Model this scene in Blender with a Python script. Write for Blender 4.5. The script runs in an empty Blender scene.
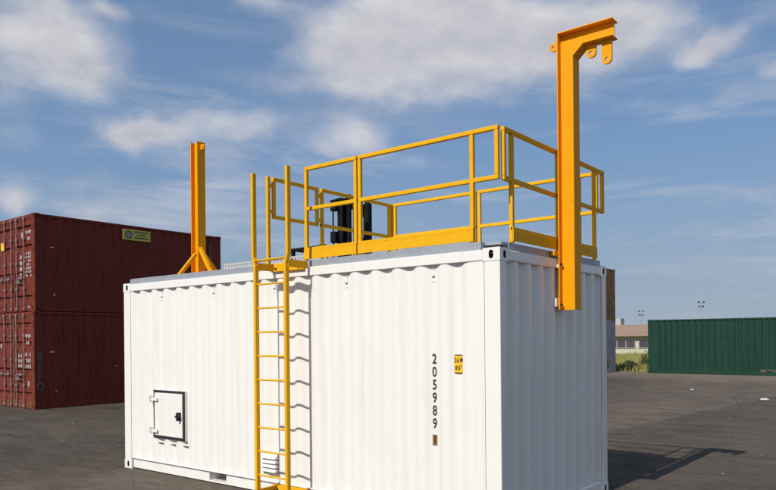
import bpy, bmesh, math, random
from mathutils import Vector, Matrix
random.seed(7)
S = bpy.context.scene
C = S.collection
R = math.radians

# ------------------------------------------------------------------ camera
CAM = Vector((3.140, -5.509, 1.786)); YAW = 0.6752; ROLL = -0.0088
FPX, PX, PY = 710.74, 388.0, 338.7            # focal length and principal point in photo pixels
cd = bpy.data.cameras.new('camera'); cam = bpy.data.objects.new('camera', cd); C.objects.link(cam)
cd.sensor_width = 36; cd.lens = FPX/776*36; cd.shift_y = (PY-245)/776
cd.clip_start = .05; cd.clip_end = 4000
cam.matrix_world = Matrix.Translation(CAM) @ Matrix.Rotation(YAW, 4, 'Z') @ Matrix.Rotation(R(90), 4, 'X') @ Matrix.Rotation(ROLL, 4, 'Z')
S.camera = cam
S.render.resolution_x = 1024; S.render.resolution_y = 647
FWD = Vector((-math.sin(YAW), math.cos(YAW), 0)); RGT = Vector((math.cos(YAW), math.sin(YAW), 0))

def azel(u, v):                                # direction of a photo pixel as azimuth / elevation
    u -= PX; v -= PY
    uu = u*math.cos(ROLL)+v*math.sin(ROLL); vv = -u*math.sin(ROLL)+v*math.cos(ROLL)
    return math.atan2(uu, FPX), math.atan2(-vv, math.hypot(FPX, uu))

# ------------------------------------------------------------------ light
SUN = Vector((-0.003, -1.0, 0.926)).normalized()
EL = math.asin(SUN.z)
sd = bpy.data.lights.new('sun', 'SUN'); sun = bpy.data.objects.new('sun', sd); C.objects.link(sun)
sd.energy = 4.3; sd.angle = R(.5); sd.color = (1, .95, .87)
sun.rotation_euler = SUN.to_track_quat('Z', 'Y').to_euler(); sun.location = (0, -20, 20)
S.view_settings.view_transform = 'Standard'; S.view_settings.look = 'None'
S.view_settings.exposure = 0.0; S.view_settings.gamma = 1
S.render.engine = 'CYCLES'

W = bpy.data.worlds.new('World'); S.world = W; W.use_nodes = True
nt = W.node_tree; nt.nodes.clear()
def N(t, tree=None, **k):
    n = (tree or nt).nodes.new(t)
    for a, b in k.items(): setattr(n, a, b)
    return n
def mth(op, a, b=None, c=None, tree=None, clamp=False):
    tr = tree or nt
    n = tr.nodes.new('ShaderNodeMath'); n.operation = op; n.use_clamp = clamp
    for i, x in enumerate((a, b, c)):
        if x is None: continue
        if isinstance(x, (int, float)): n.inputs[i].default_value = x
        else: tr.links.new(x, n.inputs[i])
    return n.outputs[0]
def vmt(op, a, b=None, tree=None, out=0):
    tr = tree or nt
    n = tr.nodes.new('ShaderNodeVectorMath'); n.operation = op
    for i, x in enumerate((a, b)):
        if x is None: continue
        if isinstance(x, (tuple, list, Vector)): n.inputs[i].default_value = tuple(x)
        else: tr.links.new(x, n.inputs[i])
    return n.outputs[out]
def sstep(x, lo, hi, tree=None):
    tr = tree or nt
    n = tr.nodes.new('ShaderNodeMapRange'); n.interpolation_type = 'SMOOTHSTEP'
    tr.links.new(x, n.inputs[0]); n.inputs[1].default_value = lo; n.inputs[2].default_value = hi
    return n.outputs[0]
sky = N('ShaderNodeTexSky', sky_type='NISHITA', sun_disc=False)
sky.sun_elevation = EL; sky.sun_rotation = math.atan2(SUN.x, SUN.y)
sky.altitude = 0; sky.air_density = 1.0; sky.dust_density = .35; sky.ozone_density = 3.0
dirv = N('ShaderNodeTexCoord').outputs['Generated']
dirn = vmt('NORMALIZE', dirv)
nz = N('ShaderNodeTexNoise'); nz.inputs['Scale'].default_value = 8.0; nz.inputs['Detail'].default_value = 11; nz.inputs['Roughness'].default_value = .60
nt.links.new(vmt('MULTIPLY', dirn, (1, 1, 2.0)), nz.inputs['Vector'])
nz2 = N('ShaderNodeTexNoise'); nz2.inputs['Scale'].default_value = 2.2; nz2.inputs['Detail'].default_value = 10; nz2.inputs['Roughness'].default_value = .62
nt.links.new(vmt('MULTIPLY', dirn, (1, 1, 5.0)), nz2.inputs['Vector'])
fz = vmt('DOT_PRODUCT', dirn, FWD, out=1); rx = vmt('DOT_PRODUCT', dirn, RGT, out=1)
az = mth('ARCTAN2', rx, fz)
sp = N('ShaderNodeSeparateXYZ'); nt.links.new(dirn, sp.inputs[0])
el = mth('ARCSINE', sp.outputs[2])
cmb = N('ShaderNodeCombineXYZ'); nt.links.new(az, cmb.inputs[0]); nt.links.new(el, cmb.inputs[1])
# soft warp so that cloud outlines are ragged
wn = N('ShaderNodeTexNoise'); wn.inputs['Scale'].default_value = 9; wn.inputs['Detail'].default_value = 6
nt.links.new(dirn, wn.inputs['Vector'])
warp = vmt('MULTIPLY', vmt('SUBTRACT', wn.outputs['Color'], (.5, .5, .5)), (.09, .07, 0))
ae = vmt('ADD', cmb.outputs[0], warp)
CL = [  # cloud banks: photo pixel centre, radii in pixels, weight
 (28, 26, 52, 34, 1.0), (68, 60, 34, 26, .85), (5, 92, 26, 26, .45), (85, 85, 22, 18, .4), (15, 140, 50, 20, .3), (400, 18, 78, 45, 1.05), (350, 62, 48, 36, .85),
 (500, 34, 85, 34, 1.0), (570, 52, 80, 30, .8), (640, 8, 42, 20, .75), (440, 92, 50, 16, .5),
 (160, 136, 50, 15, 1.0), (130, 145, 25, 12, .6), (250, 126, 40, 14, .6), (240, 84, 70, 12, .36), (350, 132, 38, 17, .95), (320, 150, 20, 10, .5),
 (712, 48, 34, 14, .95), (690, 62, 16, 10, .5), (772, 72, 18, 12, .75), (12, 206, 18, 12, 1.0), (112, 214, 36, 10, .8),
 (108, 8, 18, 9, .7), (255, 2, 28, 9, .6), (60, 186, 120, 10, .3), (440, 160, 60, 10, .45), (700, 205, 130, 12, .25), (300, 205, 160, 14, .3)]
tot = None
for (u, v, ru, rv, w) in CL:
    a0, e0 = azel(u, v)
    d = vmt('MULTIPLY', vmt('SUBTRACT', ae, (a0, e0, 0)), (FPX/ru, FPX/rv, 0))
    g = mth('MULTIPLY', mth('EXPONENT', mth('MULTIPLY', vmt('DOT_PRODUCT', d, d, out=1), -.8)), w)
    tot = g if tot is None else mth('ADD', tot, g)
# scattered cumulus added out of view, coverage raised to brighten the container end
big = N('ShaderNodeTexNoise'); big.inputs['Scale'].default_value = 2.4; big.inputs['Detail'].default_value = 3
nt.links.new(vmt('MULTIPLY', dirn, (1, 1, 2.2)), big.inputs['Vector'])
rest = mth('MULTIPLY', sstep(big.outputs[0], .45, .62), sstep(mth('ABSOLUTE', az), .62, .9))
tot = mth('ADD', mth('MINIMUM', tot, 1.25), rest)
dens = mth('ADD', tot, mth('MULTIPLY', mth('SUBTRACT', nz.outputs[0], .5), .95))
dens = mth('ADD', dens, mth('MULTIPLY', mth('SUBTRACT', nz2.outputs[0], .5), .55))
mask = mth('MULTIPLY', sstep(dens, .14, 1.26), sstep(el, 0.0, .12))
# thin wisps drawn out sideways over the whole sky
ws = N('ShaderNodeTexNoise'); ws.inputs['Scale'].default_value = 3.0; ws.inputs['Detail'].default_value = 12; ws.inputs['Roughness'].default_value = .62; ws.inputs['Distortion'].default_value = .6
nt.links.new(vmt('MULTIPLY', dirn, (1, 1, 6.5)), ws.inputs['Vector'])
wisp = mth('MULTIPLY', sstep(ws.outputs[0], .46, .74), mth('MULTIPLY_ADD', sstep(el, .22, .45), -.28, .50))
mask = mth('MAXIMUM', mth('MULTIPLY', mask, .94), mth('MULTIPLY', wisp, sstep(el, .0, .1)))
# self shading: compare the density with that a little way towards the sun, above and behind
nzs = N('ShaderNodeTexNoise'); nzs.inputs['Scale'].default_value = 8.0; nzs.inputs['Detail'].default_value = 6; nzs.inputs['Roughness'].default_value = .55
nt.links.new(vmt('MULTIPLY', vmt('ADD', dirn, (.0, -.010, .022)), (1, 1, 2.0)), nzs.inputs['Vector'])
shade = mth('SUBTRACT', nz.outputs[0], nzs.outputs[0])
lit = mth('MULTIPLY_ADD', shade, 2.0, mth('SUBTRACT', .80, mth('MULTIPLY', sstep(dens, .7, 1.8), .42)), clamp=True)
cc = N('ShaderNodeMix', data_type='RGBA'); nt.links.new(lit, cc.inputs[0])
cc.inputs[6].default_value = (.42, .43, .50, 1); cc.inputs[7].default_value = (.70, .69, .71, 1)
sk = vmt('MULTIPLY', sky.outputs[0], (.095, .095, .095))
# thin even haze evens out the blue towards the horizon
hz = N('ShaderNodeMix', data_type='RGBA'); hzf = mth('MULTIPLY_ADD', sstep(el, .02, .42), -.42, .92); nt.links.new(hzf, hz.inputs[0])
nt.links.new(sk, hz.inputs[6])
hc = N('ShaderNodeMix', data_type='RGBA'); nt.links.new(sstep(el, .0, .3), hc.inputs[0]); hc.inputs[6].default_value = (.31, .39, .50, 1); hc.inputs[7].default_value = (.175, .31, .53, 1)
nt.links.new(hc.outputs[2], hz.inputs[7]); sk = hz.outputs[2]
mx = N('ShaderNodeMix', data_type='RGBA'); nt.links.new(mask, mx.inputs[0]); nt.links.new(sk, mx.inputs[6]); nt.links.new(cc.outputs[2], mx.inputs[7])
bg = N('ShaderNodeBackground'); nt.links.new(mx.outputs[2], bg.inputs[0]); bg.inputs[1].default_value = 1.0
wo = N('ShaderNodeOutputWorld'); nt.links.new(bg.outputs[0], wo.inputs[0])

# ------------------------------------------------------------------ materials
def mat(name, col, rough=.5, metal=0, var=.08, scale=3.0, bump=0, bscale=40, streak=0, dirt=None, spec=.5, coat=0):
    m = bpy.data.materials.new(name); m.use_nodes = True
    t = m.node_tree; b = t.nodes['Principled BSDF']
    b.inputs['Roughness'].default_value = rough; b.inputs['Metallic'].default_value = metal
    b.inputs['Specular IOR Level'].default_value = spec; b.inputs['Coat Weight'].default_value = coat
    pos = N('ShaderNodeNewGeometry', t).outputs['Position']
    n1 = N('ShaderNodeTexNoise', t); n1.inputs['Scale'].default_value = scale; n1.inputs['Detail'].default_value = 8; n1.inputs['Roughness'].default_value = .65
    t.links.new(pos, n1.inputs['Vector'])
    f = mth('MULTIPLY_ADD', mth('SUBTRACT', n1.outputs[0], .5, tree=t), var*4, 1.0, tree=t)
    if streak:
        n2 = N('ShaderNodeTexNoise', t); n2.inputs['Scale'].default_value = 1; n2.inputs['Detail'].default_value = 6
        t.links.new(vmt('MULTIPLY', pos, (14, 14, .7), tree=t), n2.inputs['Vector'])
        f = mth('MULTIPLY', f, mth('SUBTRACT', 1.0, mth('MULTIPLY', sstep(n2.outputs[0], .5, .75, t), streak, tree=t), tree=t), tree=t)
    cn = N('ShaderNodeVectorMath', t); cn.operation = 'SCALE'; cn.inputs[0].default_value = col[:3]; t.links.new(f, cn.inputs[3])
    out = cn.outputs[0]
    if dirt:                                   # (colour, low, high, scale): blotches of another colour
        n3 = N('ShaderNodeTexNoise', t); n3.inputs['Scale'].default_value = dirt[3]; n3.inputs['Detail'].default_value = 10; n3.inputs['Roughness'].default_value = .7
        t.links.new(vmt('MULTIPLY', pos, (1, 1, .6), tree=t), n3.inputs['Vector'])
        mi = N('ShaderNodeMix', t, data_type='RGBA'); t.links.new(sstep(n3.outputs[0], dirt[1], dirt[2], t), mi.inputs[0])
        t.links.new(out, mi.inputs[6]); mi.inputs[7].default_value = (*dirt[0], 1); out = mi.outputs[2]
    t.links.new(out, b.inputs['Base Color'])
    rr = mth('MULTIPLY_ADD', mth('SUBTRACT', n1.outputs[0], .5, tree=t), .35, rough, tree=t, clamp=True); t.links.new(rr, b.inputs['Roughness'])
    if bump:
        n4 = N('ShaderNodeTexNoise', t); n4.inputs['Scale'].default_value = bscale; n4.inputs['Detail'].default_value = 5
        t.links.new(pos, n4.inputs['Vector'])
        bp = N('ShaderNodeBump', t); bp.inputs['Strength'].default_value = bump; bp.inputs['Distance'].default_value = .02
        t.links.new(n4.outputs[0], bp.inputs['Height']); t.links.new(bp.outputs[0], b.inputs['Normal'])
    return m
M = {}
M['white'] = mat('white_paint', (.80, .785, .74), .24, var=.012, scale=1.3, bump=.14, bscale=1.8, streak=.06, dirt=((.60, .55, .46), .66, .84, 2.3))
M['white2'] = mat('white_decal', (.46, .40, .38), .6, var=.08, scale=20)
M['rail'] = mat('yellow_rail_paint', (.76, .395, .008), .55, spec=.14, var=.06, scale=9, dirt=((.42, .22, .03), .62, .80, 14))
M['crane'] = mat('orange_yellow_paint', (.80, .335, .001), .55, spec=.14, var=.05, scale=6, dirt=((.5, .19, .01), .63, .82, 11))
M['galv'] = mat('galvanised_steel', (.36, .38, .42), .5, .35, var=.08, scale=14)
M['gasket'] = mat('black_rubber', (.018, .016, .016), .6)
M['latch'] = mat('black_plastic', (.012, .012, .013), .35)
M['hole'] = mat('hole_shade', (.05, .05, .05), .8)  # dark colour painted in for the shade inside holes and slots
M['bolt'] = mat('dark_bolt_steel', (.05, .035, .025), .45, .6)
M['num'] = mat('dark_brown_vinyl', (.055, .030, .013), .5)
M['tan'] = mat('tan_vinyl', (.26, .15, .04), .5)
M['yel'] = mat('yellow_vinyl', (.85, .50, .02), .45)
M['red'] = mat('oxide_red_paint', (.168, .034, .022), .65, spec=.12, var=.10, scale=2.0, bump=.08, bscale=3, streak=.35, dirt=((.13, .06, .035), .60, .78, 3.2))
M['redside'] = M['red']
M['rust'] = mat('rusty_frame_paint', (.16, .045, .025), .75, spec=.25, var=.12, scale=4, streak=.3, dirt=((.17, .10, .055), .48, .66, 6))
M['rod'] = mat('worn_zinc_rod', (.24, .19, .195), .6, .2, var=.15, scale=9)
M['green'] = mat('dark_green_paint', (.006, .040, .024), .55, spec=.3, var=.14, scale=1.4, bump=.06, bscale=3, streak=.3)
M['ochre'] = mat('ochre_paint', (.30, .15, .03), .6, var=.15, scale=3, streak=.5, dirt=((.05, .03, .02), .5, .65, 5))
M['grey'] = mat('faded_grey_paint', (.38, .38, .40), .6, var=.15, scale=3, streak=.5, dirt=((.05, .04, .04), .55, .7, 4))
M['sign'] = mat('yellow_sign_vinyl', (.55, .46, .08), .5, var=.06)
M['signink'] = mat('sign_ink', (.06, .055, .03), .5)
M['signlogo'] = mat('sign_logo_grey', (.25, .27, .3), .5)
M['chalk'] = mat('grey_outline_paint', (.13, .105, .09), .7, var=.2, scale=15)
M['steelblk'] = mat('black_machine_paint', (.008, .008, .009), .6, spec=.12, var=.1)
M['mach'] = mat('machine_orange_paint', (.42, .16, .03), .45)
M['rubber'] = mat('tyre_rubber', (.02, .02, .02), .8, bump=.2)
M['glassy'] = mat('chrome_cylinder', (.5, .5, .52), .25, .9)
M['bwall'] = mat('cream_render', (.50, .48, .36), .8, var=.06, scale=.6)
M['broof'] = mat('faded_terracotta_roof', (.30, .20, .145), .8, var=.08, scale=.8)
M['bwin'] = mat('dark_window_glass', (.07, .065, .075), .25, var=.15, scale=.8)
M['bframe'] = mat('pale_window_frame', (.42, .40, .38), .6)
M['conc'] = mat('concrete_kerb', (.32, .29, .25), .85, var=.12, scale=4)
M['lamp'] = mat('dark_lamp_housing', (.05, .05, .06), .5)
M['pole'] = mat('pale_pole', (.36, .37, .38), .5, .3)
M['paper'] = mat('white_litter', (.5, .48, .45), .7)
M['stone'] = mat('grit', (.18, .165, .15), .9, var=.25, scale=30)
M['stone2'] = mat('pale_grit', (.30, .27, .24), .9, var=.25, scale=30)
M['blade'] = mat('dry_grass_blades', (.30, .27, .085), .8, var=.2, scale=2, dirt=((.14, .17, .04), .5, .66, .9))
M['leaf'] = mat('dark_leaf', (.03, .05, .015), .7, var=.25, scale=6)
M['bark'] = mat('bark', (.08, .06, .04), .9)

# ground: worn asphalt
def ground_mat():
    m = bpy.data.materials.new('worn_asphalt'); m.use_nodes = True; t = m.node_tree; b = t.nodes['Principled BSDF']
    pos = N('ShaderNodeNewGeometry', t).outputs['Position']
    def nse(sc, det=6, ro=.6, mul=(1, 1, 1)):
        n = N('ShaderNodeTexNoise', t); n.inputs['Scale'].default_value = sc; n.inputs['Detail'].default_value = det; n.inputs['Roughness'].default_value = ro
        t.links.new(vmt('MULTIPLY', pos, mul, tree=t), n.inputs['Vector']); return n.outputs[0]
    big = nse(.22, 8, .62, (1, .45, 1)); mid = nse(1.6, 8, .7, (.55, 1.3, 1)); fine = nse(38, 5, .8); grit = nse(130, 2, .7)
    sp_ = N('ShaderNodeSeparateXYZ', t); t.links.new(pos, sp_.inputs[0])
    # newer darker lane against an older paler one: the joint runs from (-2, 7.45) to (-1, 17.9)
    jx = mth('SUBTRACT', sp_.outputs[0], mth('MULTIPLY_ADD', sp_.outputs[1], .0923, -2.69, tree=t), tree=t)
    jx = mth('ADD', jx, mth('MULTIPLY', mth('SUBTRACT', nse(1.1, 4), .5, tree=t), .5, tree=t), tree=t)
    lane = sstep(jx, -.12, .12, t)
    v = mth('MULTIPLY_ADD', mth('SUBTRACT', big, .5, tree=t), 1.0, 1.0, tree=t)
    v = mth('MULTIPLY', v, mth('MULTIPLY_ADD', mth('SUBTRACT', mid, .5, tree=t), 1.3, 1.0, tree=t), tree=t)
    v = mth('MULTIPLY', v, mth('MULTIPLY_ADD', mth('SUBTRACT', fine, .5, tree=t), 1.1, 1.0, tree=t), tree=t)
    v = mth('MULTIPLY', v, mth('MULTIPLY_ADD', sstep(grit, .62, .72, t), .55, 1.0, tree=t), tree=t)
    v = mth('MULTIPLY', v, mth('MULTIPLY_ADD', lane, -.30, 1.20, tree=t), tree=t)
    v = mth('MULTIPLY', v, mth('MULTIPLY_ADD', sstep(sp_.outputs[0], -9, -3, t), .34, .66, tree=t), tree=t)   # asphalt gets gradually darker towards negative x
    # tyre scuffs running along the yard
    sc_ = sstep(nse(.9, 5, .6, (.22, 3.2, 1)), .58, .70, t)
    v = mth('MULTIPLY', v, mth('MULTIPLY_ADD', sc_, -.34, 1.0, tree=t), tree=t)
    s = N('ShaderNodeVectorMath', t); s.operation = 'SCALE'; s.inputs[0].default_value = (.102, .083, .067); t.links.new(v, s.inputs[3])
    md = nse(8.5, 6, .75, (.8, 1.2, 1))
    s_v = mth('MULTIPLY_ADD', mth('SUBTRACT', md, .5, tree=t), 1.2, 1.0, tree=t)
    # oil drips and a few hairline cracks
    oil = sstep(nse(.75, 3, .5), .66, .74, t)
    vo = N('ShaderNodeTexVoronoi', t, feature='DISTANCE_TO_EDGE'); vo.inputs['Scale'].default_value = .22
    t.links.new(vmt('ADD', pos, vmt('MULTIPLY', N('ShaderNodeTexNoise', t).outputs['Color'], (1.2, 1.2, 0), tree=t), tree=t), vo.inputs['Vector'])
    crk = mth('SUBTRACT', 1.0, sstep(vo.outputs['Distance'], .0, .006, t), tree=t)
    s_v = mth('MULTIPLY', s_v, mth('MULTIPLY_ADD', mth('MAXIMUM', mth('MULTIPLY', oil, .35, tree=t), mth('MULTIPLY', crk, .18, tree=t), tree=t), -1.0, 1.0, tree=t), tree=t)
    s2_ = N('ShaderNodeVectorMath', t); s2_.operation = 'SCALE'; t.links.new(s.outputs[0], s2_.inputs[0]); t.links.new(s_v, s2_.inputs[3]); s = s2_
    # sandy dust near the verge
    dst = mth('MULTIPLY', sstep(mth('ADD', sp_.outputs[1], mth('MULTIPLY', mid, 8, tree=t), tree=t), 26, 33, t), .75, tree=t)
    pch = mth('MULTIPLY', sstep(nse(.5, 7, .7), .60, .72, t), .28, tree=t)
    mi = N('ShaderNodeMix', t, data_type='RGBA'); t.links.new(mth('MAXIMUM', dst, pch, tree=t), mi.inputs[0]); t.links.new(s.outputs[0], mi.inputs[6]); mi.inputs[7].default_value = (.20, .17, .14, 1)
    t.links.new(mi.outputs[2], b.inputs['Base Color'])
    b.inputs['Roughness'].default_value = .95; b.inputs['Specular IOR Level'].default_value = .1
    bp = N('ShaderNodeBump', t); bp.inputs['Strength'].default_value = .45; bp.inputs['Distance'].default_value = .012
    t.links.new(mth('ADD', fine, mth('MULTIPLY', grit, .5, tree=t), tree=t), bp.inputs['Height']); t.links.new(bp.outputs[0], b.inputs['Normal'])
    return m
M['ground'] = ground_mat()
M['verge'] = mat('dry_verge_soil', (.17, .145, .06), .95, var=.15, scale=.8, dirt=((.07, .09, .025), .5, .66, .5), bump=.4, bscale=12)

# ------------------------------------------------------------------ mesh helpers
class MB:
    def __init__(s): s.v = []; s.f = []
    def add(s, vs, fs):
        o = len(s.v); s.v += [tuple(x) for x in vs]; s.f += [tuple(i+o for i in f) for f in fs]; return s
    def box(s, x0, x1, y0, y1, z0, z1):
        return s.add([(x0,y0,z0),(x1,y0,z0),(x1,y1,z0),(x0,y1,z0),(x0,y0,z1),(x1,y0,z1),(x1,y1,z1),(x0,y1,z1)],
                     [(0,3,2,1),(4,5,6,7),(0,1,5,4),(1,2,6,5),(2,3,7,6),(3,0,4,7)])
    def prism(s, poly, a0, a1, axis='y'):      # polygon extruded along an axis
        k = len(poly)
        def p(q, a): return {'y': (q[0], a, q[1]), 'x': (a, q[0], q[1]), 'z': (q[0], q[1], a)}[axis]
        return s.add([p(q, a0) for q in poly]+[p(q, a1) for q in poly],
                     [tuple(range(k))[::-1], tuple(range(k, 2*k))]+[(i, (i+1) % k, k+(i+1) % k, k+i) for i in range(k)])
    def tube(s, p0, p1, r, n=10, r1=None):
        p0, p1 = Vector(p0), Vector(p1); d = (p1-p0).normalized()
        a = d.orthogonal().normalized(); b = d.cross(a); r1 = r if r1 is None else r1
        c = [(math.cos(2*math.pi*i/n), math.sin(2*math.pi*i/n)) for i in range(n)]
        return s.add([p0+(a*x+b*y)*r for x, y in c]+[p1+(a*x+b*y)*r1 for x, y in c],
                     [tuple(range(n))[::-1], tuple(range(n, 2*n))]+[(i, (i+1) % n, n+(i+1) % n, n+i) for i in range(n)])
    def bar(s, p0, p1, w, h, up=(0, 0, 1)):    # rectangular bar between two points
        p0, p1 = Vector(p0), Vector(p1); d = (p1-p0).normalized(); up = Vector(up)
        sd_ = d.cross(up).normalized(); u = sd_.cross(d).normalized()
        q = [(-w/2, -h/2), (w/2, -h/2), (w/2, h/2), (-w/2, h/2)]
        return s.add([p0+sd_*a+u*b for a, b in q]+[p1+sd_*a+u*b for a, b in q],
                     [(3,2,1,0),(4,5,6,7)]+[(i, (i+1) % 4, 4+(i+1) % 4, 4+i) for i in range(4)])
    def build(s, name, m, parent=None, bev=0, smooth=False):
        me = bpy.data.meshes.new(name); me.from_pydata(s.v, [], s.f)
        bm = bmesh.new(); bm.from_mesh(me); bmesh.ops.recalc_face_normals(bm, faces=bm.faces)
        if bev:
            bmesh.ops.bevel(bm, geom=[e for e in bm.edges if len(e.link_faces) == 2 and e.calc_face_angle(0) > .5], offset=bev, segments=1, affect='EDGES', clamp_overlap=True)
        bm.to_mesh(me); bm.free()
        me.materials.append(M[m] if isinstance(m, str) else m)
        if smooth or name in ('side_panel', 'end_panel'):
            for p in me.polygons: p.use_smooth = True
        o = bpy.data.objects.new(name, me); C.objects.link(o)
        if parent: o.parent = parent
        return o
def tag(o, label, cat, group=None):
    o['label'] = label; o['category'] = cat
    if group: o['group'] = group
    return o
def thing(name, label, cat, loc=(0, 0, 0), rz=0, group=None):
    o = bpy.data.objects.new(name, None); C.objects.link(o); o.location = loc; o.rotation_euler = (0, 0, rz); o.empty_display_size = .3
    return tag(o, label, cat, group)
def copy_tree(o, parent=None):
    c = o.copy(); C.objects.link(c); c.parent = parent
    for ch in list(o.children): copy_tree(ch, c)
    return c
def share(o, loc=None, parent=None):
    c = o.copy(); C.objects.link(c)
    if parent: c.parent = parent
    if loc: c.location = loc
    return c
def text_mesh(txt, size, name, m, parent, mtx, thick=.0008, align='CENTER', xs=1.0):
    cu = bpy.data.curves.new('t', 'FONT'); cu.body = txt; cu.size = size; cu.align_x = align; cu.align_y = 'CENTER'; cu.extrude = thick; cu.offset = size*.022
    o = bpy.data.objects.new('t', cu); C.objects.link(o); bpy.context.view_layer.update()
    me = bpy.data.meshes.new_from_object(o.evaluated_get(bpy.context.evaluated_depsgraph_get()))
    bpy.data.objects.remove(o); me.transform(Matrix.Diagonal((xs, 1, 1, 1))); me.transform(mtx); me.name = name
    me.materials.clear(); me.materials.append(M[m])
    r = bpy.data.objects.new(name, me); C.objects.link(r); r.parent = parent
    return r
FACE_MY = Matrix.Rotation(R(90), 4, 'X')                          # text read from -y
FACE_PX = Matrix.Rotation(R(90), 4, 'Z') @ Matrix.Rotation(R(90), 4, 'X')   # text read from +x

def corrugate(u0, u1, first, pitch, depth, crest, slope, inner, rounds=1):
    """polyline (u, d): d=0 at crests, d=depth in recesses centred at first+k*pitch"""
    pts = [(u0, 0)]; k = math.floor((u0-first)/pitch)-1
    while True:
        c = first+k*pitch; k += 1
        if c-inner/2-slope < u0+.004: continue
        if c+inner/2+slope > u1-.004: break
        pts += [(c-inner/2-slope, 0), (c-inner/2, depth), (c+inner/2, depth), (c+inner/2+slope, 0)]
    pts.append((u1, 0))
    for _ in range(rounds):                     # roll-formed corners are rounded
        q = [pts[0]]
        for (a, b), (c, d) in zip(pts[:-1], pts[1:]):
            q += [(a*.78+c*.22, b*.78+d*.22), (a*.22+c*.78, b*.22+d*.78)]
        pts = q+[pts[-1]]
    return pts
def sheet(pts, fn, z0, z1):
    m = MB(); n = len(pts)
    for z in (z0, z1): m.v += [fn(u, d, z) for u, d in pts]
    m.f = [(i, i+1, n+i+1, n+i) for i in range(n-1)]
    return m
def casting_mesh(m, sx, sy, sz, lx=.178, ly=.162, lz=.118):
    """corner casting in local coords: outer faces at x=0 (facing sx), y=0 (facing sy), z=0 (facing sz); the block extends inwards; oval holes on all three outer faces"""
    bm = bmesh.new()
    X, Y, Z = -sx*lx, -sy*ly, -sz*lz
    def quad(ps): bm.faces.new([bm.verts.new(p) for p in ps])
    quad([(X,0,0),(X,Y,0),(X,Y,Z),(X,0,Z)]); quad([(0,Y,0),(0,Y,Z),(X,Y,Z),(X,Y,0)]); quad([(0,0,Z),(X,0,Z),(X,Y,Z),(0,Y,Z)])
    def holed(fn, w, h, cw, ch, rw, rh):
        outer = [bm.verts.new(fn(a, b, 0)) for a, b in ((0,0),(w,0),(w,h),(0,h))]
        ins = []; n = 16
        r = min(rw, rh)
        for i in range(n):
            t = 2*math.pi*(i+.5)/n; cx_, sx_ = math.cos(t), math.sin(t)
            ins.append((cw+(math.copysign(1, cx_))*(rw-r)*(1 if cx_*cx_ > 1e-9 else 0)+r*cx_, ch+math.copysign(1, sx_)*(rh-r)+r*sx_))
        iv = [bm.verts.new(fn(a, b, 0)) for a, b in ins]; dv = [bm.verts.new(fn(a, b, .05)) for a, b in ins]
        eds = [bm.edges.new((outer[i], outer[(i+1) % 4])) for i in range(4)]+[bm.edges.new((iv[i], iv[(i+1) % n])) for i in range(n)]
        bmesh.ops.triangle_fill(bm, use_beauty=True, use_dissolve=False, edges=eds)
        for i in range(n):
            f = bm.faces.new((iv[i], iv[(i+1) % n], dv[(i+1) % n], dv[i])); f.material_index = 1
        f = bm.faces.new(dv); f.material_index = 1
    holed(lambda a, b, d: (-sx*a, -sy*d, -sz*b), lx, lz, .09, .06, .024, .040)
    holed(lambda a, b, d: (-sx*d, -sy*a, -sz*b), ly, lz, .083, .06, .024, .036)
    holed(lambda a, b, d: (-sx*a, -sy*b, -sz*d), lx, ly, .09, .08, .03, .06)
    bmesh.ops.recalc_face_normals(bm, faces=bm.faces)
    me = bpy.data.meshes.new('corner_casting'); bm.to_mesh(me); bm.free()
    me.materials.append(M[m]); me.materials.append(M['hole'])
    return me

# ------------------------------------------------------------------ setting
def grid_sheet(name, m, xs, ys, z, kind='structure', jit=None):
    mb = MB()
    for j, y in enumerate(ys):
        for i, x in enumerate(xs):
            mb.v.append((x, y+(jit(x) if jit and j == 0 else 0), z))
    n = len(xs)
    mb.f = [(j*n+i, j*n+i+1, (j+1)*n+i+1, (j+1)*n+i) for j in range(len(ys)-1) for i in range(n-1)]
    o = mb.build(name, m); o['kind'] = kind; return o
grid_sheet('ground', 'ground', [-1500, -100, -30, 0, 30, 100, 1500], [-1500, -100, -20, 0, 30, 100, 1500], 0)
grid_sheet('grass_verge', 'verge', [-90+i*.5 for i in range(361)], [29.9, 33, 60, 140], .006, jit=lambda x: .35*math.sin(x*1.7)+.25*math.sin(x*4.1+1)+random.uniform(-.12, .12))

# ------------------------------------------------------------------ white container
L, WD, H = 6.058, 2.438, 2.591
wc = thing('shipping_container', 'white freshly painted twenty foot shipping container carrying yellow railings on its roof', 'container')
def P(name, mb, m='white', parent=None, bev=.004, **k): return mb.build(name, m, parent or wc, bev, **k)
for sx in (1, -1):
    for sy in (-1, 1):
        for sz in (1, -1):
            me = casting_mesh('white', sx, sy, sz)
            o = bpy.data.objects.new('corner_casting', me); C.objects.link(o); o.parent = wc
            o.location = (0 if sx == 1 else -L, 0 if sy == -1 else WD, H if sz == 1 else 0)
zt, zb = H-.118, .118
for sx in (1, -1):
    for sy in (-1, 1):
        x0, x1 = (-.165, -.004) if sx == 1 else (-L+.004, -L+.165)
        y0, y1 = (.004, .12) if sy == -1 else (WD-.12, WD-.004)
        P('corner_post', MB().box(x0, x1, y0, y1, zb, zt))
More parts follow.
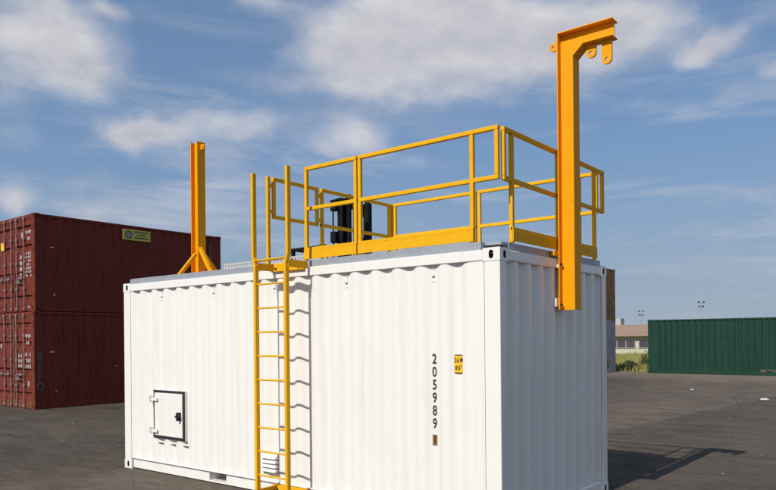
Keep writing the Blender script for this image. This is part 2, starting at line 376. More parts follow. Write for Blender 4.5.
# corrugated side facing the sun, recesses centred as in the photo
PITCH = .278
pf = corrugate(-L+.17, -.17, -.745, PITCH, .036, .072, .068, .070, 2)
P('side_panel', sheet(pf, lambda u, d, z: (u, .010+d, z), .158, H-.112), bev=0)
P('side_panel', sheet(pf, lambda u, d, z: (u, WD-.010-d, z), .158, H-.112), bev=0)
pe = corrugate(.12, WD-.12, .21, .25225, .056, .06, .036, .085)
P('end_panel', sheet(pe, lambda u, d, z: (-.016-d, u, z), .15, H-.105), bev=0)
P('end_panel', sheet(pe, lambda u, d, z: (-L+.016+d, u, z), .15, H-.105), bev=0)
for y0, y1 in ((.001, .062), (WD-.062, WD-.001)):
    P('top_side_rail', MB().box(-L+.178, -.178, y0, y1, H-.112, H-.014), bev=.006)
for a, b in ((.034, .09), (WD-.09, WD-.034)):
    mb = MB(); zr0, zr1 = .014, .150
    xs = [-L+.178]
    for c in (-4.02, -2.038): xs += [c-.165, c+.165]
    xs.append(-.178)
    for i in range(0, len(xs), 2): mb.box(xs[i], xs[i+1], a, b, zr0, zr1)
    for c in (-4.02, -2.038):
        mb.box(c-.165, c+.165, a, b, zr0, .034)
    P('bottom_side_rail', mb, bev=.003)
for c in (-4.02, -2.038):                       # fork pocket tunnels through the base
    mb = MB(); mb.box(c-.171, c-.165, .09, WD-.09, .034, .15); mb.box(c+.165, c+.171, .09, WD-.09, .034, .15); mb.box(c-.165, c+.165, .09, WD-.09, .018, .034)
    P('fork_pocket', mb, bev=0)
for y0, y1 in ((.008, .092), (WD-.092, WD-.008)):
    P('sill_lip', MB().box(-L+.178, -.178, y0, y1, .150, .160), bev=0)
for x0, x1 in ((-.07, -.003), (-L+.003, -L+.07)):
    P('top_end_rail', MB().box(x0, x1, .162, WD-.162, H-.108, H-.016), bev=.006)
    P('bottom_end_rail', MB().box(x0, x1, .162, WD-.162, .012, .152), bev=.006)
P('roof_panel', MB().box(-L+.1, -.1, .06, WD-.06, H-.045, H-.03), bev=0)
P('floor_panel', MB().box(-L+.1, -.1, .12, WD-.12, .165, .19), bev=0)
# thin frame bead round the end panel
P('end_bead', MB().box(-.012, -.002, WD-.135, WD-.121, .152, H-.108), bev=0)
# lashing hooks in the recesses under the top rail
for i in range(5):
    x = -.745-i*4*PITCH
    mb = MB(); mb.box(x+.004, x+.014, .036, .047, 2.385, 2.475); mb.box(x-.018, x+.016, .026, .047, 2.374, 2.386); mb.box(x-.018, x-.012, .026, .034, 2.386, 2.398)
    P('lashing_hook', mb, bev=.002)
    P('drain_stud', MB().box(x-.02, x+.012, .040, .047, 2.325, 2.332), bev=0)
# access hatch
dx0, dx1, dz0, dz1 = -5.335, -4.645, .482, 1.124
hd = P('access_hatch', MB().box(dx0+.036, dx1-.036, -.012, .02, dz0+.036, dz1-.036), bev=.004)
mb = MB(); g = .030
mb.box(dx0, dx1, -.003, .011, dz0, dz0+g); mb.box(dx0, dx1, -.003, .011, dz1-g, dz1); mb.box(dx0, dx0+g, -.003, .011, dz0+g, dz1-g); mb.box(dx1-g, dx1, -.003, .011, dz0+g, dz1-g)
P('gasket_frame', mb, 'gasket', hd, bev=.002)
P('hatch_surround', MB().box(dx0-.004, dx1+.004, .0105, .05, dz0-.004, dz1+.004), 'white', hd, bev=.002)
for z in (dz0+.10, dz1-.12):
    mb = MB(); mb.box(dx0-.06, dx0+.13, -.040, -.029, z-.022, z+.022); mb.tube((dx0-.02, -.045, z-.045), (dx0-.02, -.045, z+.045), .016, 10); mb.box(dx0-.075, dx0-.02, -.04, .02, z-.03, z+.03)
    P('hinge', mb, 'white', hd, bev=0)
mb = MB(); zc = (dz0+dz1)/2-.005; xc = dx1-.085
mb.tube((xc, -.030, zc), (xc, -.050, zc), .036, 18); mb.box(xc-.016, xc+.016, -.062, -.048, zc-.055, zc+.055); mb.box(xc-.045, xc+.04, -.060, -.047, zc-.014, zc+.014); mb.box(xc-.02, xc+.03, -.040, -.010, zc-.055, zc+.055)
P('latch', mb, 'latch', hd, bev=.003)
for i in range(3):
    x = -5.23+i*PITCH
    P('drip_slot', MB().box(x-.045, x+.05, .026, .047, .405, .415), 'hole', bev=0)
# louvred vent behind the ladder
vt = P('vent_louvre', MB().box(-3.165, -2.862, .004, .046, .262, .478), bev=.004)
for i in range(4):
    z = .445-i*.05
    P('louvre_slat', MB().prism([(-.002, z-.018), (-.030, z-.022), (-.030, z-.018), (.004, z+.016)], -3.15, -2.877, 'x'), 'white', vt, bev=0)
    P('louvre_slot', MB().box(-3.148, -2.879, .001, .006, z-.032, z-.018), 'hole', vt, bev=0)
# number and height marks
yy = .046-.0025
for i, ch in enumerate('205989'):
    text_mesh(ch, .132, 'number_mark', 'num', wc, Matrix.Translation((-.742, yy, 1.585-i*.1228)) @ FACE_MY, xs=.80)
bx_ = P('check_digit_box', MB().box(-.772, -.712, yy-.0005, yy+.001, .765, .868), 'tan', bev=0)
text_mesh('1', .115, 'number_mark', 'num', wc, Matrix.Translation((-.742, yy-.002, .817)) @ FACE_MY)
lx0, lx1 = -.467-.068, -.467+.068
lb = P('height_label', MB().box(lx0, lx1, yy-.004, yy-.001, 1.455, 1.632), 'num', bev=0)
P('label_face', MB().box(lx0+.010, lx1-.010, yy-.0055, yy-.003, 1.466, 1.621), 'yel', lb, bev=0)
text_mesh('2.6 M', .062, 'label_text', 'num', lb, Matrix.Translation((-.467, yy-.0065, 1.580)) @ FACE_MY, xs=.68)
text_mesh("8'6\"", .062, 'label_text', 'num', lb, Matrix.Translation((-.467, yy-.0065, 1.505)) @ FACE_MY, xs=.8)

# ------------------------------------------------------------------ roof walkway
ZD = 2.655
wk = thing('roof_walkway', 'grey galvanised walkway deck lying along the white container roof', 'walkway', (0, 0, 0))
for i in range(9):
    y = .105+i*.253
    mb = MB(); mb.box(-5.885, -.045, y, y+.238, ZD-.028, ZD-.004)
    mb.build('deck_plank', 'galv', wk)
for y0, y1 in ((.036, .098), (2.346, 2.408)): MB().box(-5.89, -.215, y0, y1, H-.013, ZD).build('edge_beam', 'galv', wk, .003)
for x0, x1 in ((-.10, -.038), (-5.95, -5.892)): MB().box(x0, x1, .23 if x0 > -1 else .04, 2.35, H-.013, ZD-.002).build('edge_beam', 'galv', wk, .003)
# perforated tray standing on the deck
tr = tag(MB().build('x', 'galv'), '', '') if False else thing('perforated_tray', 'pale perforated metal tray standing on the roof beside the ladder', 'cable tray', (0, 0, 0))
mb = MB(); y0, y1 = 1.2, 1.206
mb.box(-5.34, -3.25, y0, y1, ZD-.01, 2.862); mb.box(-5.34, -3.25, y0, y1, 2.888, 2.912)
x = -5.34
while x < -3.26: mb.box(x, x+.035, y0, y1, 2.862, 2.888); x += .07
mb.build('tray_side', 'bframe', tr)
MB().box(-5.34, -3.25, y1, 1.45, ZD-.004, ZD+.004).build('tray_base', 'bframe', tr)
MB().box(-5.34, -3.25, 1.444, 1.45, ZD+.004, 2.80).build('tray_side', 'bframe', tr)

# ------------------------------------------------------------------ guard rails
ZT, ZM, T = 3.685, 3.222, .040
GR = 'guard rail panels round the container roof deck'
def rail(label, axis, c, a0, a1, posts, toe=None, loop=False, ends=(True, True), inner=None):
    """panel along x or y at constant c; posts: positions of full height posts; loop ends closed by short uprights"""
    o = thing('guard_rail_panel', label, 'guard rail', ((a0+a1)/2, c, ZD) if axis == 'x' else (c, (a0+a1)/2, ZD), 0, GR)
    off = Vector(o.location)
    def b(l0, l1, z0, z1, name, w=T, dc=0, bev=.004):
        mb = MB()
        if axis == 'x': mb.box(l0-off.x, l1-off.x, c+dc-w/2-off.y, c+dc+w/2-off.y, z0-off.z, z1-off.z)
        else: mb.box(c+dc-w/2-off.x, c+dc+w/2-off.x, l0-off.y, l1-off.y, z0-off.z, z1-off.z)
        return mb.build(name, 'rail', o, bev)
    b(a0, a1, ZT-T, ZT, 'top_rail'); b(a0, a1, ZM-T/2, ZM+T/2, 'mid_rail', T-.004)
    for p in posts: b(p-T/2, p+T/2, ZD-.002, ZT-T-.0005, 'post', T-.002)
    for q, fl in ((a0+T/2, ends[0]), (a1-T/2, ends[1])):
        if fl and all(abs(q-p) > T for p in posts): b(q-T/2, q+T/2, ZM+T/2, ZT-T-.0005, 'loop_upright', T-.003)
    if toe:
        t0, t1, side = toe
        b(t0, t1, ZD+.012, ZD+.112, 'toe_board', .008, side*(T/2+.004), .001)
        b(t0, t1, ZD+.113, ZD+.139, 'lower_rail', .026, side*(T/2-.008), .002)
    return o
YF, YB, XE, XC = .060, 2.385, -.030, -3.10
rail('short yellow guard rail panel next to the ladder above the container side', 'x', YF, -2.475, -1.708, [-2.455, -1.728], (-2.475, -1.708, -1))
rail('long yellow guard rail panel with toe board along the sunlit container side', 'x', YF, -1.692, -.035, [-1.672, -.315], (-1.692, -.295, -1))
rail('yellow guard rail panel along the container end behind the lifting post', 'y', XE, .115, 2.425, [.275, 1.235, 2.165], (.255, 2.185, 1))
rail('yellow guard rail panel at the far roof edge meeting the end panel', 'x', YB, -1.672, -.075, [-1.652, -.30], (-1.672, -.28, 1))
rail('yellow guard rail panel at the far roof edge in front of the black mast', 'x', YB, -3.06, -1.70, [-3.03, -1.72], (-3.05, -1.70, 1))
rail('yellow guard rail panel crossing the roof from the black mast to the far edge', 'y', XC, .955, 2.425, [.975, 1.60, 2.33], None, ends=(True, True))
o = rail('short yellow guard rail gate crossing the roof just beyond the ladder', 'y', XC, .145, .905, [], None)
MB().box(XC-.02-o.location.x, XC+.02-o.location.x, .055-o.location.y, .095-o.location.y, -.002, ZT-ZD).build('post', 'rail', o, .004)
for z in (ZM+.06, ZT-.1):
    MB().box(XC-.012-o.location.x, XC+.012-o.location.x, .094-o.location.y, .147-o.location.y, z-.02-ZD, z+.02-ZD).build('hinge', 'rail', o, 0)
    MB().box(XC-.012-o.location.x, XC+.012-o.location.x, .903-o.location.y, .957-o.location.y, z-.02-ZD, z+.02-ZD).build('latch', 'rail', o, 0)

# ------------------------------------------------------------------ ladder
ld = thing('ladder', 'yellow fixed steel ladder bolted to the long side of the white container', 'ladder', (-2.645, -.30, 0))
def LP(name, mb, m='rail', bev=.003):
    mb.v = [(x+2.645, y+.30, z) for x, y, z in mb.v]; return mb.build(name, m, ld, bev)
for xb, xt in ((-2.887, -2.918), (-2.405, -2.372)):
    mb = MB(); w = .019; a, b = -.326, -.274
    zs = [(0.0, xb), (2.60, xb), (2.70, xt), (3.625, xt)]
    vs = []
    for z, x in zs: vs += [(x-w, a, z), (x+w, a, z), (x+w, b, z), (x-w, b, z)]
    fs = [(3, 2, 1, 0), (12, 13, 14, 15)]
    for k in range(3): fs += [(4*k+i, 4*k+(i+1) % 4, 4*k+4+(i+1) % 4, 4*k+4+i) for i in range(4)]
    mb.add(vs, fs); LP('stringer', mb)
for k in range(9):
    z = .300+k*.2617
    LP('rung', MB().tube((-2.904, -.30, z), (-2.388, -.30, z), .0105, 10), bev=0)
LP('top_step', MB().box(-2.90, -2.39, -.33, -.25, 2.648, 2.664))
for zc, hh in ((2.598, .046), (.105, .035)):
    LP('wall_plate', MB().box(-2.95, -2.42, -.030, -.006 if zc > 1 else .036, zc-hh, zc+hh))
    for x, s in ((-2.912, -1), (-2.380, 1)):
        LP('standoff_arm', MB().box(x-.005, x+.005, -.30, -.012, zc-hh+.006, zc+hh-.006))
    for x in (-2.86, -2.50, -2.45): LP('bolt', MB().tube((x, -.031, zc-.012), (x, -.046, zc-.012), .012, 6), 'bolt', 0)

# ------------------------------------------------------------------ lifting post at the near end
ln = thing('lifting_post', 'tall orange yellow steel post with overhanging arm and lifting eyes on the container end', 'lifting post', (.1, 1.22, 2.06), 0, 'lifting posts at the container ends')
def CP(name, mb, m='crane', bev=.003, par=None, o=(.1, 1.22, 2.06)):
    mb.v = [(x-o[0], y-o[1], z-o[2]) for x, y, z in mb.v]; return mb.build(name, m, par or ln, bev)
x0, x1, t, zt_, zbm = .014, .188, .013, 4.845, 2.06
yc, hw = 1.22, .074
web = [(x0+t, zbm), (x1-t, zbm), (x1-t, 4.578), (.288, 4.683), (.58, 4.683), (.58, zt_-t), (x0+t, zt_-t)]
CP('web', MB().prism(web, yc-.006, yc+.006), bev=0)
CP('flange', MB().box(x0, x0+t, yc-hw, yc+hw, zbm, zt_-t))
CP('flange', MB().box(x1-t, x1, yc-hw, yc+hw, zbm, 4.574))
CP('knee_plate', MB().prism([(x1-t, 4.574), (x1, 4.574), (.292, 4.670), (.292, 4.683), (.2865, 4.683)], yc-hw, yc+hw))
CP('arm_flange', MB().box(.292, .585, yc-hw, yc+hw, 4.670, 4.683))
CP('arm_flange', MB().box(x0, .585, yc-hw, yc+hw, zt_-t, zt_))
def lug(cx_, cz, r, rh, top, name='lifting_eye', par=None, org=(.1, 1.22, 2.06), side=None, half=None):
    """plate with a round hole; straight up to `top`, rounded end"""
    bm = bmesh.new(); n = 20; half = half or r; out = []; ins = []
    for i in range(n):
        a = 2*math.pi*i/n; c_, s_ = math.cos(a), math.sin(a); ins.append((rh*c_, rh*s_))
        if side is None: out.append((r*c_, r*s_) if s_ <= 1e-6 else ((half*math.copysign(1, c_) if abs(c_) > .7 else half*c_/.7071), (top-cz)*min(1, s_/.7071)))
        else: out.append((r*c_, r*s_) if c_*side <= 1e-6 else (side*(top)*min(1, abs(c_)/.7071), (r*math.copysign(1, s_) if abs(s_) > .7 else r*s_/.7071)))
    th = .012
    A = [[bm.verts.new((cx_+a-org[0], yc+d-org[1], cz+b-org[2])) for a, b in q] for d in (-th, th) for q in (out, ins)]
    for i in range(n):
        j = (i+1) % n
        bm.faces.new((A[0][i], A[0][j], A[1][j], A[1][i])); bm.faces.new((A[2][i], A[3][i], A[3][j], A[2][j]))
        bm.faces.new((A[0][i], A[2][i], A[2][j], A[0][j])); bm.faces.new((A[1][i], A[1][j], A[3][j], A[3][i]))
    bmesh.ops.recalc_face_normals(bm, faces=bm.faces)
    me = bpy.data.meshes.new(name); bm.to_mesh(me); bm.free(); me.materials.append(M['crane'])
    ob = bpy.data.objects.new(name, me); C.objects.link(ob); ob.parent = par or ln; return ob
lug(.350, 4.582, .050, .019, 4.672)
lug(.508, 4.484, .050, .018, 4.672)
lug(-.052, 4.736, .040, .016, .068, side=1)
for z in (2.520, 2.112):
    for yb in (yc-.045, yc+.045): CP('bolt', MB().tube((x0+t, yb, z), (x0+t+.016, yb, z), .014, 6), 'bolt', 0)
CP('mounting_plate', MB().box(-.006, x0+.001, yc-.07, yc+.07, H-.106, H-.02), 'white')
CP('mounting_bracket', MB().box(-.055, x0+.001, 1.094, 1.30, 2.092, 2.176), 'white')
CP('mounting_foot', MB().box(-.03, x0+.001, yc-.16, yc-hw-.001, 2.60, 2.648), 'crane')

# far end post
lf_o = (-5.97, 1.22, ZD)
lf = thing('lifting_post', 'bare orange yellow steel post braced on the container roof, without any arm', 'lifting post', lf_o, 0, 'lifting posts at the container ends')
X0, X1 = -6.055, -5.885
def FP(name, mb, bev=.003): return CP(name, mb, 'crane', bev, lf, lf_o)
FP('web', MB().box(X0+t, X1-t, yc-.006, yc+.006, ZD, 4.83), 0)
FP('flange', MB().box(X0, X0+t, yc-hw, yc+hw, ZD, 4.83)); FP('flange', MB().box(X1-t-.006, X1, yc-hw, yc+hw, ZD, 4.83))
lug(X1+.045, 4.745, .040, .016, .055, par=lf, org=lf_o, side=-1)
FP('brace', MB().bar((-5.93, yc-hw-.01, 3.10), (-5.93, yc-hw-.40, ZD+.005), .05, .05))
FP('brace', MB().bar((-5.93, yc+hw+.01, 3.10), (-5.93, yc+hw+.40, ZD+.005), .05, .05))
FP('brace', MB().bar((X1-.005, yc-.03, 3.20), (X1+.36, yc-.03, ZD+.005), .05, .06))
FP('base_plate', MB().box(X0-.0, X1+.40, yc-.5, yc+.5, ZD-.006, ZD+.012))

# ------------------------------------------------------------------ other containers
CAST = {}
def container(label, loc, rz, mm, mf, length=6.058, doors=True, group=None, sides=(1, 1)):
    w, h = 2.438, 2.591
    o = thing('shipping_container', label, 'container', loc, rz, group)
    def B(name, mb, m=mm, par=None, bev=.004): return mb.build(name, m, par or o, bev)
    for sx in (1, -1):
        for sy in (-1, 1):
            for sz in (1, -1):
                k = (sx, sy, sz, mf)
                if k not in CAST: CAST[k] = casting_mesh(mf, sx, sy, sz)
                c = bpy.data.objects.new('corner_casting', CAST[k]); C.objects.link(c); c.parent = o
                c.location = (w if sx == 1 else 0, 0 if sy == -1 else length, h if sz == 1 else 0)
            x0, x1 = (w-.12, w-.006) if sx == 1 else (.006, .12)
            y0, y1 = (.006, .15) if sy == -1 else (length-.15, length-.006)
            B('corner_post', MB().box(x0, x1, y0, y1, .118, h-.118), mf)
    pts = corrugate(.15, length-.15, .29, .278, .036, .072, .068, .07)
    B('side_panel', sheet(pts, lambda u, d, z: (w-.012-d, u, z), .155, h-.07), bev=0)
    B('side_panel', sheet(pts, lambda u, d, z: (.012+d, u, z), .155, h-.07), bev=0)
    B('end_panel', sheet(corrugate(.12, w-.12, .24, .25, .04, .06, .055, .08), lambda u, d, z: (u, length-.02-d, z), .12, h-.1), bev=0)
    for x0, x1 in ((.002, .06), (w-.06, w-.002)):
        B('top_side_rail', MB().box(x0, x1, .178, length-.178, h-.075, h-.012), mf)
        B('bottom_side_rail', MB().box(x0+.006, x1-.006, .178, length-.178, .012, .158), mf)
    for y0, y1 in ((.004, .07), (length-.07, length-.004)):
        B('top_end_rail', MB().box(.162, w-.162, y0, y1, h-.11, h-.012), mf)
        B('bottom_end_rail', MB().box(.162, w-.162, y0, y1, .012, .14), mf)
    B('roof_panel', MB().box(.05, w-.05, .06, length-.06, h-.045, h-.028), bev=0)
    B('floor_panel', MB().box(.05, w-.05, .06, length-.06, .145, .165), bev=0)
    if not doors:
        B('end_panel', sheet(corrugate(.12, w-.12, .24, .25, .04, .06, .055, .08), lambda u, d, z: (u, .02+d, z), .12, h-.1), bev=0)
        return o
    z0, z1 = .145, h-.115
    for x0, x1, sg in ((.115, w/2-.006, -1), (w/2+.006, w-.115, 1)):
        # leaf with horizontal pressed grooves
        pz = [(z0, 0)]
        for c in (.36, .99, 1.71, 2.22):
            pz += [(c-.085, 0), (c-.05, .045), (c+.05, .045), (c+.085, 0)]
        pz.append((z1, 0)); mb = MB(); n = len(pz)
        for x in (x0+.05, x1-.05): mb.v += [(x, .022+d, z) for z, d in pz]
        mb.f = [(i, i+1, n+i+1, n+i) for i in range(n-1)]
        lf_ = B('door_leaf', mb, bev=0)
        mb = MB(); mb.box(x0, x0+.05, .014, .06, z0, z1); mb.box(x1-.05, x1, .014, .06, z0, z1); mb.box(x0+.05, x1-.05, .014, .06, z0, z0+.05); mb.box(x0+.05, x1-.05, .014, .06, z1-.05, z1)
        B('leaf_frame', mb, par=lf_, bev=.003)
        for fr in (.20, .60) if sg == 1 else (.55, .92):
            xr = x0+fr*(x1-x0)
            rd = B('locking_bar', MB().tube((xr, -.020, .05), (xr, -.020, h-.045), .017, 10), 'rod', lf_, 0)
            for z in (.09, .62, 1.30, 1.95, h-.09): B('bar_bracket', MB().box(xr-.045, xr+.045, -.036, .022, z-.03, z+.03), 'rod', lf_, .003)
            s2 = -1 if fr > .5 else 1
            zh = .80 if fr < .5 else .92
            mb = MB(); mb.bar((xr, -.046, zh), (xr+s2*.30, -.052, zh-.02), .014, .03); mb.box(xr+s2*.14-.03, xr+s2*.14+.03, -.044, .022, zh-.05, zh+.06)
            B('bar_handle', mb, 'rod', lf_, 0)
        xh = x0-.02 if sg == -1 else x1+.02
        for z in (.40, 1.05, 1.65, 2.25): B('hinge', MB().box(xh-.045, xh+.045, -.012, .016, z-.06, z+.06), mf, lf_, .004)
    return o
RX, RY = -18.17, 3.23
lo = container('lower dark red container under a matching one, lettered REPO on its side', (RX, RY, 0), 0, 'red', 'red')
for o in lo.children_recursive:                 # rusted sill and frames at the door end only
    if o.name.startswith('bottom_end_rail') or o.name.startswith('leaf_frame') or o.name.startswith('hinge'): o.data.materials[0] = M['rust']

up = container('upper dark red container with yellow sign, stacked on a matching one', (RX-.01, RY+.03, 2.591), 0, 'red', 'red')
gc = container('dark green shipping container on the asphalt beside the dry grass', (-2.54, 29.35, 0), R(90), 'green', 'green', doors=False)
container('lower faded grey container carrying an ochre one', (-12.80, 23.75, 0), 0, 'grey', 'grey')
container('ochre streaked container stacked on a faded grey one', (-12.80, 23.75, 2.591), 0, 'ochre', 'ochre')
# marks on the red stack (local coords: side face at x=2.438, doors at y=0)
XS = 2.438-.010
for i, ch in enumerate('REPO'):
    text_mesh(ch, .30, 'painted_letter', 'chalk', lo, Matrix.Translation((XS+.008, .155, 1.36-i*.255)) @ FACE_PX, xs=.75)
def marks(par, x0, x1, z0, z1, rows, cols, m='white2', face='door', fill=.72, y=-.001):
    """small illegible rows of print"""
    mb = MB(); dx = (x1-x0)/cols; dz = (z1-z0)/rows
    for r in range(rows):
        for c in range(cols):
            if random.random() > .9: continue
            a, b = x0+c*dx, z0+r*dz
            w_ = dx*fill*random.uniform(.7, 1)
            if face == 'door': mb.box(a, a+w_, y-.003, y, b, b+dz*fill)
            else: mb.box(y, y+.003, a, a+w_, b, b+dz*fill)
    o = mb.build('printed_mark', m, par); o['kind'] = 'stuff'; return o
YD = .0135
marks(up, 1.68, 1.80, 2.00, 2.18, 1, 1, y=YD); marks(up, 1.93, 2.26, 2.08, 2.19, 1, 5, y=YD); marks(up, 2.02, 2.2, 1.90, 2.02, 1, 3, y=YD)
marks(up, 1.58, 1.76, .95, 1.58, 4, 1, y=YD, fill=.62); marks(up, 1.86, 2.27, .93, 1.62, 7, 4, y=YD, fill=.62); marks(up, 2.06, 2.2, .10, .16, 1, 1, y=-.002)
marks(up, .42, .76, 1.74, 2.04, 1, 1, 'yel', y=YD)
marks(lo, 1.55, 1.72, 1.84, 2.0, 1, 1, y=YD); marks(lo, 1.92, 2.24, 1.90, 2.02, 1, 4, y=YD); marks(lo, 1.96, 2.16, 1.72, 1.83, 1, 2, y=YD)
marks(lo, 1.50, 1.78, 1.1, 1.5, 3, 2, y=YD, fill=.6); marks(lo, 1.86, 2.26, 1.08, 1.56, 3, 4, y=YD, fill=.6); marks(lo, 2.05, 2.15, .60, .80, 1, 1, y=YD); marks(lo, .42, .55, 1.62, 1.78, 1, 1, y=YD)
for (par, y, z, w_, h_) in ((up, .42, 1.70, .10, .035), (up, .50, .42, .04, .06), (lo, .42, 1.49, .12, .045), (lo, .56, .45, .04, .03), (lo, 2.3, 1.05, .05, .03)):
    MB().box(XS+.012, XS+.016, y, y+w_, z, z+h_).build('printed_mark', 'white2', par)
mb = MB()
for r in range(5): mb.box(XS+.012, XS+.015, 5.34, 5.42, 1.83+r*.09, 1.895+r*.09)
for r in range(9): mb.box(XS+.012, XS+.015, 5.60, 5.67, 1.55+r*.085, 1.61+r*.085)
mb.build('printed_mark', 'chalk', up)
sg = MB().box(XS+.012, XS+.024, 2.53, 3.44, 2.145, 2.455).build('sign_plate', 'sign', up, .004)
MB().tube((XS+.0235, 2.72, 2.30), (XS+.0265, 2.72, 2.30), .12, 24).build('sign_roundel', 'signink', sg)
MB().tube((XS+.0262, 2.72, 2.30), (XS+.028, 2.72, 2.30), .085, 24).build('sign_roundel', 'signlogo', sg)
mb = MB()
for r, (a, b) in enumerate(((2.88, 3.38), (2.98, 3.28), (2.90, 3.36))):
    x = a; z = 2.375-r*.085
    while x < b-.02: w_ = random.uniform(.03, .05); mb.box(XS+.0235, XS+.026, x, min(x+w_, b), z, z+.05); x += w_+.014
mb.build('sign_print', 'signink', sg)
# pale scuff near the foot of the green container: local y runs to -x, local x to +y; long side facing -y is local x=0
mb = MB()
for y, z, w_, h_ in ((.85, .20, .22, .05), (.98, .16, .16, .04), (.62, .22, .13, .06), (.52, .17, .11, .05), (.45, .26, .05, .04)): mb.box(-.001, .003, y, y+w_, z, z+h_)
for v in range(len(mb.v)):
    x_, y_, z_ = mb.v[v]; mb.v[v] = (x_, y_+(z_-.2)*1.2+random.uniform(-.01, .01), z_+random.uniform(-.008, .008))
mb.build('pale_scuff', 'chalk', gc)['kind'] = 'stuff'

# ------------------------------------------------------------------ forklift behind the white container
fk = thing('forklift', 'large forklift with a black mast behind the white container', 'forklift', (-6.5, 5.4, 0))
def K(name, mb, m='steelblk', par=None, bev=.006): return mb.build(name, m, par or fk, bev)
for s in (-1, 1):
    y = .48 if s == 1 else -.32
    K('mast_channel', MB().prism([(-.07, y-.062), (.07, y-.062), (.07, y-.025), (-.03, y-.025), (-.03, y+.025), (.07, y+.025), (.07, y+.062), (-.07, y+.062)], .25, 4.62, 'z'))
    K('inner_channel', MB().box(.04, .14, y-.105*s-.035, y-.105*s+.035, .25, 4.70))
    K('lift_cylinder', MB().tube((-.12, y-.02*s, .4), (-.12, y-.02*s, 2.6), .04, 12), 'glassy', bev=0)
    K('hose', MB().tube((-.12, y+.13*s, .6), (-.12, y+.13*s, 4.5), .018, 8), 'rubber', bev=0)
    K('fork', MB().prism([(.28, .06), (1.5, .06), (1.5, .085), (.34, .12), (.34, .75), (.28, .75)], s*.33-.06, s*.33+.06))
    for z in (3.05, 3.72, 4.36): K('hose_bracket', MB().box(-.17, -.03, y+.10*s-.065, y+.10*s+.065, z, z+.22))
for z in (.3, 2.4, 4.46): K('cross_member', MB().box(-.11, -.06, -.40, .56, z, z+.15))
K('carriage', MB().box(.13, .29, -.6, .6, .25, .95))
K('body', MB().prism([(-.2, .45), (-.2, 1.1), (-.7, 1.15), (-.8, .95), (-1.5, .95), (-1.7, 1.55), (-2.9, 1.5), (-3.05, .9), (-2.9, .4)], -.55, .55), 'mach', bev=.03)
for s in (-1, 1):
    for xg, xt in ((-.32, -.32), (-1.32, -1.22)): K('guard_post', MB().bar((xg, s*.5, .9), (xt, s*.5, 3.66), .07, .07))
    K('guard_beam', MB().box(-1.28, -.28, s*.5-.04, s*.5+.04, 3.62, 3.69))
for i in range(5): K('guard_bar', MB().box(-1.22+i*.2, -1.16+i*.2, -.46, .46, 3.63, 3.68))
K('beacon_lamp', MB().tube((-.75, -.1, 3.67), (-.75, -.1, 3.78), .07, 12), 'steelblk', bev=0)
K('exhaust_pipe', MB().tube((-1.72, .25, 1.4), (-1.72, .25, 3.5), .05, 10), bev=0)
K('seat', MB().prism([(-1.5, 1.5), (-1.0, 1.5), (-1.0, 1.62), (-1.4, 1.64), (-1.55, 2.2), (-1.66, 2.18)], -.25, .25), 'rubber')
for xw, r in ((-.45, .46), (-2.4, .40)):
    for s in (-1, 1):
        w_ = K('wheel', MB().tube((xw, s*.40, r), (xw, s*.66, r), r, 26), 'rubber', bev=.03)
        K('rim', MB().tube((xw, s*.64, r), (xw, s*.672, r), r*.55, 18), 'mach', w_, 0)

# ------------------------------------------------------------------ distance: low building, chimney, lamp masts, post
bl = thing('low_building', 'long low building with faded terracotta roof beyond the grass', 'building', (-22, 62, 0))
MB().box(-32, 14, .0, 12, -.1, 1.95).build('wall', 'bwall', bl)
MB().prism([(-.5, 1.90), (6, 3.02), (12.5, 1.90), (12.5, 1.80), (-.5, 1.80)], -32.5, 14.5, 'x').build('roof', 'broof', bl)
for i in range(15):
    x = -31.5+i*3.0
    w_ = MB().box(x+.08, x+2.72, -.05, -.01, .72, 1.42).build('window', 'bwin', bl)
    mb = MB()
    for q in range(4): mb.box(x+.06+q*.88, x+.12+q*.88, -.07, -.02, .70, 1.44)
    mb.box(x, x+2.8, -.07, -.02, 1.42, 1.47); mb.box(x, x+2.8, -.09, -.02, .66, .72)
    mb.build('window_frame', 'bframe', w_)
MB().box(-3.75, -3.15, 8, 9.0, 2.3, 3.75).build('roof_tower', 'bframe', bl)
def mast(label, px_, py_, h_, s=1):
    o = thing('floodlight_mast', label, 'floodlight mast', (px_, py_, 0), YAW, 'floodlight masts beyond the building')
    MB().tube((0, 0, 0), (0, 0, h_), .09*s, 10, .05*s).build('pole', 'pole', o)
    for z, wd in ((h_-.05, .62), (h_-.75, .45)):
        MB().box(-wd*s, wd*s, -.03, .03, z-.03, z+.03).build('cross_arm', 'pole', o)
        for q in (-1, 1):
            mb = MB(); mb.prism([(-.18, -.05), (.20, -.12), (.24, .22), (-.12, .30)], q*wd*s-.16*s, q*wd*s+.16*s, 'x'); mb.v = [(x, y, zz*s+z) for x, y, zz in mb.v]
            mb.build('lamp_head', 'lamp', o)
    return o
mast('floodlight mast rising above the low building roof', -40.2, 120, 6.25, .6)
mast('floodlight mast rising above the dark green container', -30.2, 120, 7.4, .66)
po = tag(MB().tube((-10.35, 39, 0), (-10.35, 39, 2.3), .035, 8, .03).build('fence_post', 'pole'), 'thin pale post standing in the dry grass', 'post')

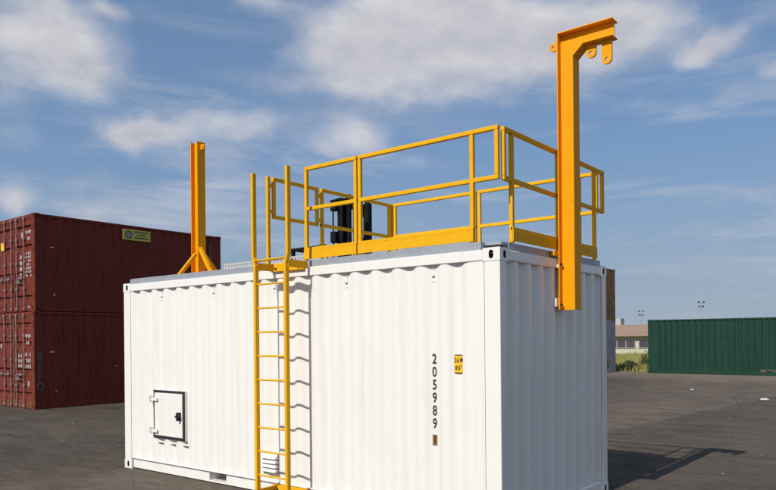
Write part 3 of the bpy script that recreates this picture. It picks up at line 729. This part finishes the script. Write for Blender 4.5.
# verge growth
def blades(name, n, xr, yr, hr, m, kind='stuff'):
    mb = MB()
    for _ in range(n):
        x, y = random.uniform(*xr), random.uniform(*yr); h_ = random.uniform(*hr)*(.6+.8*abs(math.sin(x*.9)*math.cos(y*.6))); a = random.uniform(0, 6.28); w_ = random.uniform(.012, .03)
        dx_, dy_ = math.cos(a)*w_, math.sin(a)*w_; lx, ly = random.uniform(-.35, .35)*h_, random.uniform(-.35, .35)*h_
        mb.add([(x-dx_, y-dy_, .004), (x+dx_, y+dy_, .004), (x+lx, y+ly, h_)], [(0, 1, 2)])
    me = bpy.data.meshes.new(name); me.from_pydata(mb.v, [], mb.f); me.materials.append(M[m]); o = bpy.data.objects.new(name, me); C.objects.link(o); o['kind'] = kind
    return o
blades('verge_grass', 42000, (-22, -4), (30.2, 60), (.12, .42), 'blade')
def shrub(label, x, y, rx_, h_, n=900):
    o = thing('shrub', label, 'shrub', (x, y, 0))
    mb = MB()
    for k in range(9):
        a = random.uniform(0, 6.28); r = random.uniform(.2, .8)*rx_
        mb.tube((0, 0, 0), (math.cos(a)*r, math.sin(a)*r, h_*random.uniform(.5, .85)), .02, 5, .006)
    mb.build('stem', 'bark', o)
    mb = MB()
    for _ in range(n):
        k = random.random(); a = random.uniform(0, 6.28); r = rx_*math.sqrt(random.random()); z = h_*(.05+.95*random.random()*(1-(r/rx_)**2*.7)); p = Vector((math.cos(a)*r, math.sin(a)*r, z))
        d = Vector((random.gauss(0, 1), random.gauss(0, 1), random.gauss(0, 1))).normalized(); e = d.orthogonal().normalized(); s_ = random.uniform(.03, .075)
        mb.add([p, p+d*s_+e*s_*.45, p+d*s_*2, p+d*s_-e*s_*.45], [(0, 1, 2, 3)])
    me = bpy.data.meshes.new('foliage'); me.from_pydata(mb.v, [], mb.f); me.materials.append(M['leaf']); f = bpy.data.objects.new('foliage', me); C.objects.link(f); f.parent = o
    return o
shrub('wide dark weedy shrub beside the faded grey container', -10.15, 31.2, .5, .55, 900)
shrub('small round shrub in the grass behind the wide one', -10.9, 36.2, .5, 1.05, 600)
shrub('low scrubby shrub growing close to the dark green container', -9.55, 33.4, .35, .32, 400)

# ------------------------------------------------------------------ litter and grit
def scrap(label, x, y, s):
    mb = MB(); n = 9
    vs = [(math.cos(6.283*i/n)*s*random.uniform(.6, 1.1), math.sin(6.283*i/n)*s*.6*random.uniform(.6, 1.1), .002) for i in range(n)]
    top = [(a*.7+random.uniform(-.1, .1)*s, b*.7, s*random.uniform(.18, .42)) for a, b, _ in vs]
    mb.add(vs+top+[(0, 0, s*.35)], [(i, (i+1) % n, n+(i+1) % n, n+i) for i in range(n)]+[(n+i, n+(i+1) % n, 2*n) for i in range(n)])
    o = mb.build('litter_scrap', 'paper'); o.location = (x, y, .003); return tag(o, label, 'litter')
scrap('largest crumpled white scrap lying on the open asphalt', -1.02, 16.33, .12)
scrap('small white scrap on the asphalt toward the green container', -3.72, 19.13, .07)
o = scrap('dark scrap on the asphalt near the green container', -2.51, 20.98, .08); o.data.materials[0] = M['gasket']
for nm, mm_, n in (('grit', 'stone', 420), ('pale_grit', 'stone2', 14)):
    mb = MB()
    for _ in range(n):
        x, y = random.uniform(-20, 6), random.uniform(-3, 26)
        if -6.2 < x < .15 and -.1 < y < 2.5: continue
        if -18.3 < x < -15.6 and 3.1 < y < 9.4: continue
        s_ = random.choice((.006, .008, .01, .012, .02)); a = random.uniform(0, 6.28); c_, q_ = math.cos(a)*s_, math.sin(a)*s_
        mb.add([(x+c_, y+q_, 0), (x-q_, y+c_, 0), (x-c_, y-q_, 0), (x+q_, y-c_, 0), (x+c_*.2, y, s_*.9)], [(0, 1, 4), (1, 2, 4), (2, 3, 4), (3, 0, 4)])
    me = bpy.data.meshes.new(nm); me.from_pydata(mb.v, [], mb.f); me.materials.append(M[mm_]); o = bpy.data.objects.new(nm, me); C.objects.link(o); o['kind'] = 'stuff'
